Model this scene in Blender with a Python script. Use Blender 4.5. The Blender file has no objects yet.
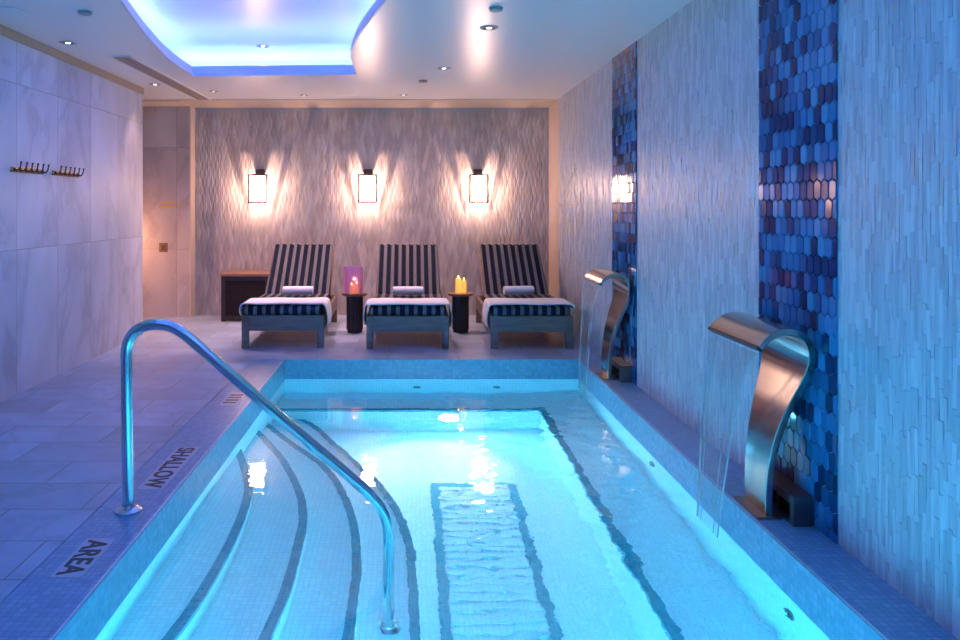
import bpy, math, random
from mathutils import Vector, Matrix
from mathutils.geometry import tessellate_polygon
PI = math.pi
R = math.radians
sc = bpy.context.scene
COL = sc.collection
rnd = random.Random(7)

# ------------------------------------------------------------------ helpers
class MB:
    """collects shapes and links them as ONE mesh object"""
    def __init__(s):
        s.v, s.f, s.mi = [], [], []
        s.cur = 0
    def add(s, vs, fs):
        b = len(s.v)
        s.v += [tuple(p) for p in vs]
        for f in fs:
            s.f.append(tuple(b + i for i in f)); s.mi.append(s.cur)
        return s
    def box(s, x0, x1, y0, y1, z0, z1, mtx=None):
        vs = [Vector(p) for p in ((x0,y0,z0),(x1,y0,z0),(x1,y1,z0),(x0,y1,z0),(x0,y0,z1),(x1,y0,z1),(x1,y1,z1),(x0,y1,z1))]
        if mtx is not None: vs = [mtx @ p for p in vs]
        return s.add(vs, [(0,3,2,1),(4,5,6,7),(0,1,5,4),(1,2,6,5),(2,3,7,6),(3,0,4,7)])
    def bar(s, a, b, w, h, up=(0,0,1)):
        a, b = Vector(a), Vector(b); d = (b-a); L = d.length; d.normalize()
        u = Vector(up); x = d.cross(u)
        if x.length < 1e-5: x = d.cross(Vector((1,0,0)))
        x.normalize(); z = x.cross(d).normalized()
        m = Matrix((x, d, z)).transposed().to_4x4(); m.translation = a
        return s.box(-w/2, w/2, 0, L, -h/2, h/2, m)
    def tube(s, pts, r, n=12, caps=True, closed=False):
        pts = [Vector(p) for p in pts]; N = len(pts)
        rr = r if isinstance(r, (list, tuple)) else [r]*N
        rings = []; ref = None
        for i, p in enumerate(pts):
            if closed: d = (pts[(i+1) % N] - pts[i-1])
            else: d = pts[min(i+1, N-1)] - pts[max(i-1, 0)]
            d.normalize()
            if ref is None:
                ref = Vector((0,0,1)) if abs(d.z) < .9 else Vector((1,0,0))
            u = (ref - d*ref.dot(d))
            if u.length < 1e-4: u = d.orthogonal()
            u.normalize(); ref = u
            w = d.cross(u)
            rings.append([p + rr[i]*(math.cos(2*PI*k/n)*u + math.sin(2*PI*k/n)*w) for k in range(n)])
        vs = [q for g in rings for q in g]; fs = []
        for i in range(N if closed else N-1):
            j = (i+1) % N
            for k in range(n):
                l = (k+1) % n
                fs.append((i*n+k, i*n+l, j*n+l, j*n+k))
        if caps and not closed:
            fs.append(tuple(range(n-1, -1, -1))); fs.append(tuple((N-1)*n+k for k in range(n)))
        return s.add(vs, fs)
    def lathe(s, prof, cx=0, cy=0, cz=0, n=28, axis='z'):
        vs, fs = [], []; N = len(prof)
        for (r, z) in prof:
            for k in range(n):
                a = 2*PI*k/n
                c, q = r*math.cos(a), r*math.sin(a)
                vs.append((cx+c, cy+q, cz+z) if axis == 'z' else ((cx+c, cy+z, cz+q) if axis == 'y' else (cx+z, cy+c, cz+q)))
        for i in range(N-1):
            for k in range(n):
                l = (k+1) % n
                f = (i*n+k, i*n+l, (i+1)*n+l, (i+1)*n+k)
                fs.append(f if axis != 'y' else f[::-1])
        fs.append(tuple(range(n-1, -1, -1)) if axis != 'y' else tuple(range(n)))
        e = tuple((N-1)*n+k for k in range(n)); fs.append(e if axis != 'y' else e[::-1])
        return s.add(vs, fs)
    def prism(s, poly, z0, z1):
        n = len(poly)
        tri = tessellate_polygon([[Vector((x, y, 0)) for x, y in poly]])
        vs = [(x, y, z0) for x, y in poly] + [(x, y, z1) for x, y in poly]
        fs = [(i, (i+1) % n, n+(i+1) % n, n+i) for i in range(n)]
        for t in tri:
            a = (Vector(poly[t[1]])-Vector(poly[t[0]])).cross(Vector(poly[t[2]])-Vector(poly[t[0]]))
            t = tuple(t) if a > 0 else tuple(t)[::-1]
            fs.append(t[::-1]); fs.append(tuple(n+i for i in t))
        return s.add(vs, fs)
    def soft(s, cx, cy, cz, sx, sy, sz, r, nx=12, ny=12, nz=4, fn=None, mtx=None):
        """box with rounded edges; fn(x, y, z) may move points"""
        n = (nx, ny, nz); S = (sx, sy, sz); key = {}; vs = []; fs = []
        def pt(i, j, k):
            q = (i, j, k)
            if q in key: return key[q]
            p = Vector([-S[a]/2 + S[a]*q[a]/n[a] for a in range(3)])
            c = Vector([max(-S[a]/2+min(r, S[a]/2), min(S[a]/2-min(r, S[a]/2), p[a])) for a in range(3)])
            d = p - c
            if d.length > 1e-7: p = c + d.normalized()*min(r, max(abs(d.x), abs(d.y), abs(d.z)))
            if fn: p = Vector(fn(*p))
            p = p + Vector((cx, cy, cz))
            if mtx is not None: p = mtx @ p
            key[q] = len(vs); vs.append(p); return key[q]
        for a in range(3):
            b, c = (a+1) % 3, (a+2) % 3
            for side in (0, n[a]):
                for i in range(n[b]):
                    for j in range(n[c]):
                        q = []
                        for (ii, jj) in ((i,j),(i+1,j),(i+1,j+1),(i,j+1)):
                            t = [0,0,0]; t[a] = side; t[b] = ii; t[c] = jj
                            q.append(pt(*t))
                        fs.append(tuple(q) if side else tuple(q[::-1]))
        return s.add(vs, fs)
    def build(s, name, mat, parent=None, smooth=False, bevel=0, loc=None, seg=2):
        me = bpy.data.meshes.new(name); me.from_pydata(s.v, [], s.f)
        for m in (mat if isinstance(mat, (list, tuple)) else [mat]): me.materials.append(m)
        if any(s.mi): me.polygons.foreach_set('material_index', s.mi)
        if smooth: me.polygons.foreach_set('use_smooth', [True]*len(me.polygons))
        me.update()
        o = bpy.data.objects.new(name, me); COL.objects.link(o)
        if parent: o.parent = parent
        if loc: o.location = loc
        if bevel:
            b = o.modifiers.new('bevel', 'BEVEL'); b.width = bevel; b.segments = seg; b.limit_method = 'ANGLE'
        if smooth and smooth != 'all':
            try:
                me.set_sharp_from_angle(angle=R(40))
            except Exception: pass
        return o

def tag(o, label=None, cat=None, group=None, kind=None):
    if label: o['label'] = label
    if cat: o['category'] = cat
    if group: o['group'] = group
    if kind: o['kind'] = kind
    return o
def thing(name, label, cat, loc=(0,0,0), rz=0, group=None):
    o = bpy.data.objects.new(name, None); COL.objects.link(o)
    o.empty_display_size = .1
    o.location = loc; o.rotation_euler = (0, 0, rz)
    return tag(o, label, cat, group)
def structure(name, label, cat='room shell'):
    o = bpy.data.objects.new(name, None); COL.objects.link(o)
    return tag(o, label, cat, kind='structure')
def dup(root, loc, rz, label, kids=None):
    r = root.copy(); COL.objects.link(r); r.location = loc; r.rotation_euler = (0, 0, rz); r['label'] = label
    for ch in list(root.children):
        c = ch.copy(); COL.objects.link(c); c.parent = r
        for g in list(ch.children):
            d = g.copy(); COL.objects.link(d); d.parent = c
    return r

# ------------------------------------------------------------------ materials
def new_mat(name):
    m = bpy.data.materials.new(name); m.use_nodes = True
    nt = m.node_tree; b = nt.nodes['Principled BSDF']
    return m, nt, b
def N(nt, t, **kw):
    n = nt.nodes.new(t)
    for k, v in kw.items():
        if k.startswith('i_'): n.inputs[k[2:].replace('_', ' ')].default_value = v
        else: setattr(n, k, v)
    return n
def math_n(nt, op, a, b=None, clamp=False):
    n = nt.nodes.new('ShaderNodeMath'); n.operation = op; n.use_clamp = clamp
    for i, q in enumerate((a, b)):
        if q is None: continue
        if isinstance(q, (int, float)): n.inputs[i].default_value = q
        else: nt.links.new(q, n.inputs[i])
    return n.outputs[0]
def mixc(nt, fac, a, b):
    n = nt.nodes.new('ShaderNodeMix'); n.data_type = 'RGBA'
    for q, i in ((fac, 0), (a, 6), (b, 7)):
        if isinstance(q, (int, float)): n.inputs[i].default_value = q
        elif isinstance(q, tuple): n.inputs[i].default_value = (*q, 1) if len(q) == 3 else q
        else: nt.links.new(q, n.inputs[i])
    return n.outputs[2]
def ramp(nt, fac, stops, interp='LINEAR'):
    n = nt.nodes.new('ShaderNodeValToRGB'); n.color_ramp.interpolation = interp
    e = n.color_ramp.elements
    while len(e) > 1: e.remove(e[0])
    e[0].position = stops[0][0]; e[0].color = (*stops[0][1], 1)
    for p, c in stops[1:]:
        q = e.new(p); q.color = (*c, 1)
    if fac is not None: nt.links.new(fac, n.inputs[0])
    return n.outputs[0]
def simple(name, col, rough=.5, metal=0, noise=.0, scale=30, bump=0, spec=None, stretch=None):
    m, nt, b = new_mat(name)
    b.inputs['Roughness'].default_value = rough; b.inputs['Metallic'].default_value = metal
    b.inputs['Base Color'].default_value = (*col, 1)
    if spec is not None: b.inputs['Specular IOR Level'].default_value = spec
    if noise or bump:
        tc = N(nt, 'ShaderNodeTexCoord'); src = tc.outputs['Object']
        if stretch:
            mp = N(nt, 'ShaderNodeMapping'); mp.inputs['Scale'].default_value = stretch
            nt.links.new(src, mp.inputs[0]); src = mp.outputs[0]
        nz = N(nt, 'ShaderNodeTexNoise'); nz.inputs['Scale'].default_value = scale; nz.inputs['Detail'].default_value = 4
        nt.links.new(src, nz.inputs['Vector'])
        if noise:
            lo = tuple(c*(1-noise) for c in col); hi = tuple(min(1, c*(1+noise)) for c in col)
            nt.links.new(ramp(nt, nz.outputs['Fac'], [(.3, lo), (.7, hi)]), b.inputs['Base Color'])
        if bump:
            bp = N(nt, 'ShaderNodeBump'); bp.inputs['Strength'].default_value = bump; bp.inputs['Distance'].default_value = .004
            nt.links.new(nz.outputs['Fac'], bp.inputs['Height']); nt.links.new(bp.outputs[0], b.inputs['Normal'])
    return m
def emit(name, col, strength):
    m, nt, b = new_mat(name)
    b.inputs['Base Color'].default_value = (*col, 1)
    b.inputs['Emission Color'].default_value = (*col, 1); b.inputs['Emission Strength'].default_value = strength
    return m
def grid_lines(nt, pitch, gap, axes='xyz', off=(0, 0, 0)):
    """grout mask on the axes a face does not face, and a random value per cell"""
    g = N(nt, 'ShaderNodeNewGeometry')
    sp = N(nt, 'ShaderNodeSeparateXYZ'); nt.links.new(g.outputs['Position'], sp.inputs[0])
    sn = N(nt, 'ShaderNodeSeparateXYZ'); nt.links.new(g.outputs['True Normal'], sn.inputs[0])
    out = None; cells = []
    for i, a in enumerate('xyz'):
        p = pitch if isinstance(pitch, (int, float)) else pitch[i]
        q = math_n(nt, 'DIVIDE', math_n(nt, 'ADD', sp.outputs[i], 100*p + off[i]), p)
        ab = math_n(nt, 'ABSOLUTE', sn.outputs[i])
        flat = math_n(nt, 'LESS_THAN', ab, .8)
        cells.append(math_n(nt, 'MULTIPLY', math_n(nt, 'FLOOR', q), flat))
        if a not in axes: continue
        ln = math_n(nt, 'MULTIPLY', math_n(nt, 'LESS_THAN', math_n(nt, 'FRACT', q), gap/p), flat)
        out = ln if out is None else math_n(nt, 'MAXIMUM', out, ln)
    cb = N(nt, 'ShaderNodeCombineXYZ')
    for i in range(3): nt.links.new(cells[i], cb.inputs[i])
    wn = N(nt, 'ShaderNodeTexWhiteNoise'); wn.noise_dimensions = '3D'; nt.links.new(cb.outputs[0], wn.inputs['Vector'])
    return out, wn.outputs['Value'], g.outputs['Position'], cb.outputs[0]
def mosaic(name, lo, hi, grout, pitch=.026, gap=.003, rough=.25):
    m, nt, b = new_mat(name)
    ln, rv, pos, _ = grid_lines(nt, pitch, gap)
    c = mixc(nt, rv, lo, hi)
    nt.links.new(mixc(nt, ln, c, grout), b.inputs['Base Color'])
    b.inputs['Roughness'].default_value = rough
    bp = N(nt, 'ShaderNodeBump'); bp.inputs['Strength'].default_value = .35; bp.inputs['Distance'].default_value = .002; bp.invert = True
    nt.links.new(ln, bp.inputs['Height']); nt.links.new(bp.outputs[0], b.inputs['Normal'])
    return m
def marble(name, base, vein, pitch, off, gap, grout, rough=.3, tilevar=.12, scale=1.6, brick=False):
    m, nt, b = new_mat(name)
    if brick:
        g = N(nt, 'ShaderNodeNewGeometry')
        br = N(nt, 'ShaderNodeTexBrick'); br.offset = .5; br.offset_frequency = 2
        mp = N(nt, 'ShaderNodeMapping'); mp.inputs['Location'].default_value = (*off[:2], 0)
        nt.links.new(g.outputs['Position'], mp.inputs[0]); nt.links.new(mp.outputs[0], br.inputs['Vector'])
        br.inputs['Color1'].default_value = (0,0,0,1); br.inputs['Color2'].default_value = (1,1,1,1); br.inputs['Mortar'].default_value = (.5,.5,.5,1)
        br.inputs['Scale'].default_value = 1; br.inputs['Mortar Size'].default_value = gap; br.inputs['Mortar Smooth'].default_value = .1
        br.inputs['Brick Width'].default_value = pitch[0]; br.inputs['Row Height'].default_value = pitch[1]
        ln = br.outputs['Fac']; pos = g.outputs['Position']
        bw = N(nt, 'ShaderNodeRGBToBW'); nt.links.new(br.outputs['Color'], bw.inputs[0]); rv = bw.outputs[0]
        jit = N(nt, 'ShaderNodeVectorMath'); jit.operation = 'SCALE'; jit.inputs[0].default_value = (7, 13, 5)
        nt.links.new(rv, jit.inputs['Scale']); jitv = jit.outputs[0]
    else:
        ln, rv, pos, cell = grid_lines(nt, pitch, gap, off=off)
        jit = N(nt, 'ShaderNodeVectorMath'); jit.operation = 'SCALE'; jit.inputs['Scale'].default_value = 3.7
        nt.links.new(cell, jit.inputs[0]); jitv = jit.outputs[0]
    ad = N(nt, 'ShaderNodeVectorMath'); ad.operation = 'ADD'
    nt.links.new(pos, ad.inputs[0]); nt.links.new(jitv, ad.inputs[1])
    mp = N(nt, 'ShaderNodeMapping'); mp.inputs['Rotation'].default_value = (.6, .5, .7); mp.inputs['Scale'].default_value = (1, 1, .55)
    nt.links.new(ad.outputs[0], mp.inputs[0])
    n1 = N(nt, 'ShaderNodeTexNoise'); n1.inputs['Scale'].default_value = scale; n1.inputs['Detail'].default_value = 8; n1.inputs['Roughness'].default_value = .62; n1.inputs['Distortion'].default_value = .5
    nt.links.new(mp.outputs[0], n1.inputs['Vector'])
    v = math_n(nt, 'ABSOLUTE', math_n(nt, 'SUBTRACT', n1.outputs['Fac'], .5))
    vein_m = ramp(nt, v, [(0, (1,1,1)), (.035, (.25,.25,.25)), (.12, (0,0,0))])
    n2 = N(nt, 'ShaderNodeTexNoise'); n2.inputs['Scale'].default_value = scale*1.8; n2.inputs['Detail'].default_value = 6
    nt.links.new(mp.outputs[0], n2.inputs['Vector'])
    cloud = ramp(nt, n2.outputs['Fac'], [(.35, tuple(c*.80 for c in base)), (.68, base)])
    c = mixc(nt, math_n(nt, 'MULTIPLY', vein_m, .42), cloud, vein)
    hv = N(nt, 'ShaderNodeHueSaturation'); nt.links.new(c, hv.inputs['Color'])
    nt.links.new(math_n(nt, 'ADD', math_n(nt, 'MULTIPLY', rv, tilevar*2), 1-tilevar), hv.inputs['Value'])
    nt.links.new(mixc(nt, ln, hv.outputs[0], grout), b.inputs['Base Color'])
    b.inputs['Roughness'].default_value = rough
    return m
def island(name, stops, rough=.3, rvar=0, bump=0, spec=.5, streak=None):
    """colour picked per separate tile of the mesh"""
    m, nt, b = new_mat(name)
    g = N(nt, 'ShaderNodeNewGeometry'); rv = g.outputs['Random Per Island']
    c = ramp(nt, rv, stops)
    if streak:
        mp = N(nt, 'ShaderNodeMapping'); mp.inputs['Scale'].default_value = streak
        nt.links.new(g.outputs['Position'], mp.inputs[0])
        nz = N(nt, 'ShaderNodeTexNoise'); nz.inputs['Scale'].default_value = 1; nz.inputs['Detail'].default_value = 3
        nt.links.new(mp.outputs[0], nz.inputs['Vector'])
        hv = N(nt, 'ShaderNodeHueSaturation'); nt.links.new(c, hv.inputs['Color'])
        nt.links.new(math_n(nt, 'ADD', math_n(nt, 'MULTIPLY', nz.outputs['Fac'], .5), .75), hv.inputs['Value'])
        c = hv.outputs[0]
        if bump:
            bp = N(nt, 'ShaderNodeBump'); bp.inputs['Strength'].default_value = bump; bp.inputs['Distance'].default_value = .004
            nt.links.new(nz.outputs['Fac'], bp.inputs['Height']); nt.links.new(bp.outputs[0], b.inputs['Normal'])
    nt.links.new(c, b.inputs['Base Color'])
    b.inputs['Specular IOR Level'].default_value = spec
    if rvar:
        nt.links.new(math_n(nt, 'ADD', math_n(nt, 'MULTIPLY', rv, rvar), rough), b.inputs['Roughness'])
    else: b.inputs['Roughness'].default_value = rough
    return m
def stripes(name, period, duty, dark, light, fabric=600):
    m, nt, b = new_mat(name)
    tc = N(nt, 'ShaderNodeTexCoord'); sp = N(nt, 'ShaderNodeSeparateXYZ'); nt.links.new(tc.outputs['Object'], sp.inputs[0])
    fr = math_n(nt, 'FRACT', math_n(nt, 'ADD', math_n(nt, 'DIVIDE', sp.outputs[0], period), 100.5 - duty/2))
    c = ramp(nt, fr, [(0, light), (max(duty-.05, .01), light), (duty, dark), (.95, dark), (1, light)])
    nz = N(nt, 'ShaderNodeTexNoise'); nz.inputs['Scale'].default_value = 60; nt.links.new(tc.outputs['Object'], nz.inputs['Vector'])
    hv = N(nt, 'ShaderNodeHueSaturation'); nt.links.new(c, hv.inputs['Color'])
    nt.links.new(math_n(nt, 'ADD', math_n(nt, 'MULTIPLY', nz.outputs['Fac'], .4), .8), hv.inputs['Value'])
    nt.links.new(hv.outputs[0], b.inputs['Base Color'])
    b.inputs['Roughness'].default_value = .8; b.inputs['Specular IOR Level'].default_value = .12
    return m
def wood(name, lo, hi, rough=.5, sc_=(4, 40, 40)):
    m, nt, b = new_mat(name)
    tc = N(nt, 'ShaderNodeTexCoord'); mp = N(nt, 'ShaderNodeMapping'); mp.inputs['Scale'].default_value = sc_
    nt.links.new(tc.outputs['Object'], mp.inputs[0])
    nz = N(nt, 'ShaderNodeTexNoise'); nz.inputs['Scale'].default_value = 1; nz.inputs['Detail'].default_value = 5
    nt.links.new(mp.outputs[0], nz.inputs['Vector'])
    nt.links.new(ramp(nt, nz.outputs['Fac'], [(.3, lo), (.7, hi)]), b.inputs['Base Color'])
    b.inputs['Roughness'].default_value = rough
    return m

M = {}
M['ceil'] = simple('white_satin_paint', (.80, .80, .80), .31, spec=.6)
M['dome'] = simple('white_dome_paint', (.80, .81, .83), .30, spec=.6)
M['plaster'] = simple('cream_plaster', (.72, .60, .47), .6)
M['beige'] = simple('beige_trim', (.42, .31, .22), .5)
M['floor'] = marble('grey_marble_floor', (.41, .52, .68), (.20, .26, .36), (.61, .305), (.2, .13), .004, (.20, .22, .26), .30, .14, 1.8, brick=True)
M['lwall'] = marble('pale_marble_panel', (.68, .70, .78), (.27, .28, .35), (9, .60, 1.15), (.3, .21, .15), .006, (.36, .34, .36), .5, .07, 1.3)
M['bmarble'] = marble('warm_marble_panel', (.66, .60, .57), (.30, .26, .26), (.62, 9, 1.2), (.287, .3, .4), .005, (.30, .26, .25), .3, .10, 1.3)
M['coping'] = mosaic('grey_blue_mosaic', (.18, .33, .52), (.28, .44, .62), (.16, .28, .42), .027, .0035, .3)
M['pool'] = mosaic('white_pool_mosaic', (.70, .80, .82), (.80, .88, .90), (.60, .70, .74), .027, .003, .25)
M['waterline'] = mosaic('aqua_waterline_mosaic', (.16, .46, .60), (.24, .56, .70), (.20, .44, .56), .027, .003, .25)
M['nosing'] = mosaic('dark_teal_mosaic', (.02, .26, .33), (.05, .36, .44), (.14, .40, .46), .022, .002, .25)
M['backtile'] = island('leaf_stone_tile', [(0, (.38, .34, .34)), (.5, (.46, .42, .41)), (1, (.58, .54, .52))], .45, streak=(120, 120, 14), bump=.25)
M['stick'] = island('pearly_stick_tile', [(0, (.42, .46, .51)), (.5, (.52, .56, .60)), (1, (.66, .69, .72))], .34, .15, streak=(140, 140, 10), bump=.12)
M['picket'] = island('blue_glazed_picket', [(0, (.004, .022, .075)), (.35, (.006, .045, .13)), (.5, (.018, .12, .28)), (.8, (.03, .20, .40)), (1, (.07, .30, .50))], .08, .04, spec=.10)
M['grout'] = simple('pale_grout', (.42, .45, .50), .8)
M['grout_dark'] = simple('blue_grey_grout', (.14, .28, .42), .7)
M['steel'] = simple('brushed_steel', (.38, .37, .36), .17, 1, .06, 1, stretch=(300, 8, 300))
M['chrome'] = simple('polished_steel', (.66, .68, .70), .16, 1)
M['dsteel'] = simple('dark_bronze_steel', (.23, .20, .18), .34, 1)
M['bronze'] = simple('dark_bronze', (.09, .07, .055), .45, .3)
M['brass'] = simple('brass', (.60, .36, .12), .3, 1)
M['plate'] = simple('bronze_plate', (.22, .13, .08), .4, .4)
M['gold'] = simple('gold_lettering', (.95, .52, .06), .5)
M['teak'] = wood('blue_lit_teak', (.15, .112, .098), (.24, .185, .16), .5)  # lounger teak, its colour greyed for the blue light in front
M['teak_lit'] = wood('warm_lit_teak', (.26, .14, .07), (.42, .24, .12), .5)  # same teak, its colour browned for the warm lamp light behind
M['espresso'] = wood('espresso_wood', (.018, .013, .012), (.04, .03, .026), .45, (30, 30, 4))
M['tabletop'] = wood('reddish_wood_top', (.20, .075, .04), (.34, .14, .07), .35, (6, 60, 60))
M['chest'] = simple('dark_woven_panel', (.020, .014, .012), .6, 0, .5, 120, .6, spec=.12, stretch=(1, 1, .4))
M['chesttop'] = wood('brown_wood_top', (.17, .085, .045), (.28, .15, .08), .4, (6, 60, 60))
M['stripe'] = stripes('navy_stripe_fabric', .0815, .42, (.004, .009, .024), (.125, .125, .135))
M['towel'] = simple('white_terry', (.82, .83, .86), .9, 0, .06, 220, .5)
M['candle'] = None
M['black'] = simple('black_plastic', (.015, .015, .017), .5)
M['plaque'] = simple('pale_ceramic_plaque', (.46, .52, .62), .3)
M['ink'] = simple('black_glaze', (.02, .02, .025), .35)
M['slot'] = simple('taupe_slot', (.30, .25, .22), .6)
M['grey'] = simple('grey_grille', (.45, .46, .48), .6)
M['whitepl'] = simple('white_plastic', (.8, .8, .8), .4)

LED = (.085, .14, 1.0)
WARM = (1.0, .58, .42)
M['led'] = emit('blue_led', LED, 165)
M['sconce_glass'] = emit('lit_sconce_glass', (1.0, .64, .48), 70)
M['sconce_side'] = emit('lit_sconce_side_glass', (1.0, .62, .46), 8)
for k_ in ('sconce_glass', 'sconce_side'):        # frosted glass: glows and lets part of the bulb's light through
    nt = M[k_].node_tree; tr = N(nt, 'ShaderNodeBsdfTransparent'); mx = N(nt, 'ShaderNodeMixShader'); mx.inputs[0].default_value = .4
    nt.links.new(tr.outputs[0], mx.inputs[1]); nt.links.new(nt.nodes['Principled BSDF'].outputs[0], mx.inputs[2]); nt.links.new(mx.outputs[0], nt.nodes['Material Output'].inputs[0])
m, nt, b = new_mat('clear_glass_back'); tr = N(nt, 'ShaderNodeBsdfTransparent'); nt.links.new(tr.outputs[0], nt.nodes['Material Output'].inputs[0]); M['glass_back'] = m
M['pool_lamp'] = emit('pool_lamp_lens', (.14, .62, 1.0), 800)
M['pool_lamp_near'] = emit('pool_lamp_lens_near', (.02, .60, 1.0), 1900)
M['flame'] = emit('flame_glow', (1.0, .55, .12), 14)
M['bulb'] = emit('small_bulb', (1.0, .85, .70), 4)

m, nt, b = new_mat('lit_yellow_wax')
b.inputs['Base Color'].default_value = (.9, .55, .12, 1); b.inputs['Roughness'].default_value = .5
b.inputs['Emission Color'].default_value = (1, .42, .03, 1); b.inputs['Emission Strength'].default_value = .75  # wax emission stands in for flame light shining through it
M['candle'] = m
m, nt, b = new_mat('pink_frosted_glass')
b.inputs['Base Color'].default_value = (.80, .52, .84, 1); b.inputs['Roughness'].default_value = .40
b.inputs['Transmission Weight'].default_value = .75; b.inputs['IOR'].default_value = 1.25
M['pinkglass'] = m

# water surface
m, nt, b = new_mat('pool_water')
b.inputs['Base Color'].default_value = (.72, .95, 1, 1); b.inputs['Roughness'].default_value = 0
b.inputs['Transmission Weight'].default_value = 1; b.inputs['IOR'].default_value = 1.333
g = N(nt, 'ShaderNodeNewGeometry')
mp = N(nt, 'ShaderNodeMapping'); mp.inputs['Scale'].default_value = (.75, 1.0, 1); nt.links.new(g.outputs['Position'], mp.inputs[0])
n1 = N(nt, 'ShaderNodeTexNoise'); n1.inputs['Scale'].default_value = 5; n1.inputs['Detail'].default_value = 2; n1.inputs['Distortion'].default_value = .4
n2 = N(nt, 'ShaderNodeTexNoise'); n2.inputs['Scale'].default_value = 17; n2.inputs['Detail'].default_value = 2; n2.inputs['Distortion'].default_value = .6
nt.links.new(mp.outputs[0], n1.inputs['Vector']); nt.links.new(mp.outputs[0], n2.inputs['Vector'])
# livelier water on the fountain side of the pool
sp = N(nt, 'ShaderNodeSeparateXYZ'); nt.links.new(g.outputs['Position'], sp.inputs[0])
mr = N(nt, 'ShaderNodeMapRange'); nt.links.new(sp.outputs[0], mr.inputs[0])
mr.inputs[1].default_value = -.3; mr.inputs[2].default_value = 1.3; mr.inputs[3].default_value = .25; mr.inputs[4].default_value = 1.6
h = math_n(nt, 'MULTIPLY', math_n(nt, 'ADD', n1.outputs['Fac'], math_n(nt, 'MULTIPLY', n2.outputs['Fac'], .13)), mr.outputs[0])
bp = N(nt, 'ShaderNodeBump'); bp.inputs['Strength'].default_value = 1; bp.inputs['Distance'].default_value = .010
nt.links.new(h, bp.inputs['Height']); nt.links.new(bp.outputs[0], b.inputs['Normal'])
M['water'] = m
# falling water
m, nt, b = new_mat('falling_water')
out = nt.nodes['Material Output']
b.inputs['Base Color'].default_value = (1, 1, 1, 1); b.inputs['Roughness'].default_value = .05
b.inputs['Transmission Weight'].default_value = 1; b.inputs['IOR'].default_value = 1.333
g = N(nt, 'ShaderNodeNewGeometry'); mp = N(nt, 'ShaderNodeMapping'); mp.inputs['Scale'].default_value = (20, 45, 4)
nt.links.new(g.outputs['Position'], mp.inputs[0])
nz = N(nt, 'ShaderNodeTexNoise'); nz.inputs['Scale'].default_value = 1; nz.inputs['Detail'].default_value = 3; nt.links.new(mp.outputs[0], nz.inputs['Vector'])
bp = N(nt, 'ShaderNodeBump'); bp.inputs['Distance'].default_value = .01; bp.inputs['Strength'].default_value = .5
nt.links.new(nz.outputs['Fac'], bp.inputs['Height']); nt.links.new(bp.outputs[0], b.inputs['Normal'])
tr = N(nt, 'ShaderNodeBsdfTransparent'); mx = N(nt, 'ShaderNodeMixShader'); mx.inputs[0].default_value = .16
nt.links.new(tr.outputs[0], mx.inputs[1]); nt.links.new(b.outputs[0], mx.inputs[2]); nt.links.new(mx.outputs[0], out.inputs[0])
M['fall'] = m
m, nt, b = new_mat('white_water_thread')
b.inputs['Base Color'].default_value = (.92, .95, 1, 1); b.inputs['Roughness'].default_value = .2
b.inputs['Transmission Weight'].default_value = .55; b.inputs['IOR'].default_value = 1.333
M['thread'] = m

# ------------------------------------------------------------------ dimensions
XL, XR = -2.73, 1.645            # left and right wall
YB, YN = 9.03, -1.6              # back wall, wall behind the camera
H = 2.51                         # ceiling
PX0, PX1, PY0, PY1 = -1.075, 1.424, .5, 6.39   # pool opening
WZ = -.165                       # water level
PF = WZ - .93                    # pool floor
YA = 8.85                        # marble panel plane beside the niche
YLE = 7.63                       # end of the left wall

# ------------------------------------------------------------------ floor
def floor_slab(mb, x0, x1, y0, y1): mb.box(x0, x1, y0, y1, -.12, 0)
f = MB(); CW = .275
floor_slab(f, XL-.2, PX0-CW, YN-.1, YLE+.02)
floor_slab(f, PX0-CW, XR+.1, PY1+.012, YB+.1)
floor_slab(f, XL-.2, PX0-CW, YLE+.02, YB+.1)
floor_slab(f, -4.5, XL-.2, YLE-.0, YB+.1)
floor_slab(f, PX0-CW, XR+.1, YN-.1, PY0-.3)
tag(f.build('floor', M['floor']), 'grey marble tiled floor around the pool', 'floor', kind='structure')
c = MB()
c.box(PX0-CW, PX0-.012, PY0-.3, PY1+.012, -.12, 0)
c.box(PX1+.012, XR+.02, PY0-.3, PY1+.012, -.12, 0)
c.box(PX0-.012, PX1+.012, PY0-.3, PY0-.012, -.12, 0)
tag(c.build('trim_1', M['coping'], bevel=.006), 'small mosaic coping along both long sides of the pool', 'pool coping', kind='structure')

# ------------------------------------------------------------------ pool basin
pool = structure('pool_basin', 'rectangular pool basin lined with white mosaic, with curved steps and a bench', 'pool')
BX, BY, BZ = 1.015, 5.88, WZ-.45
p = MB(); t = .12
t = .0119
p.box(PX0-t, PX0, PY0, PY1, PF-.1, -.0005); p.box(PX1, PX1+t, PY0, PY1, PF-.1, -.0005)
p.box(PX0-t, PX1+t, PY1, PY1+t, PF-.1, -.0005); p.box(PX0-t, PX1+t, PY0-t, PY0, PF-.1, -.0005)
p.box(PX0-.1, PX1+.1, PY0-.1, PY1+.1, PF-.1, PF)
p.build('basin_shell', M['pool'], pool)
p = MB(); e_ = .004; z0_ = WZ-.004
p.box(PX0-.001, PX0+e_, PY0, PY1, z0_, .0002); p.box(PX1-e_, PX1+.001, PY0, PY1, z0_, .0002)
p.box(PX0, PX1, PY1-e_, PY1+.001, z0_, .0002); p.box(PX0, PX1, PY0-.001, PY0+e_, z0_, .0002)
p.build('waterline_tiles', M['waterline'], pool)
bn = MB()
bn.prism([(PX0, BY), (BX, BY), (BX, PY0), (PX1, PY0), (PX1, PY1), (PX0, PY1)], PF, BZ)
bn.build('bench', M['pool'], pool, bevel=.01)
bl = MB()
bl.box(PX0, BX+.05, BY-.004, BY+.045, BZ-.035, BZ+.003); bl.box(BX-.004, BX+.045, PY0, BY, BZ-.035, BZ+.003)
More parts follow.
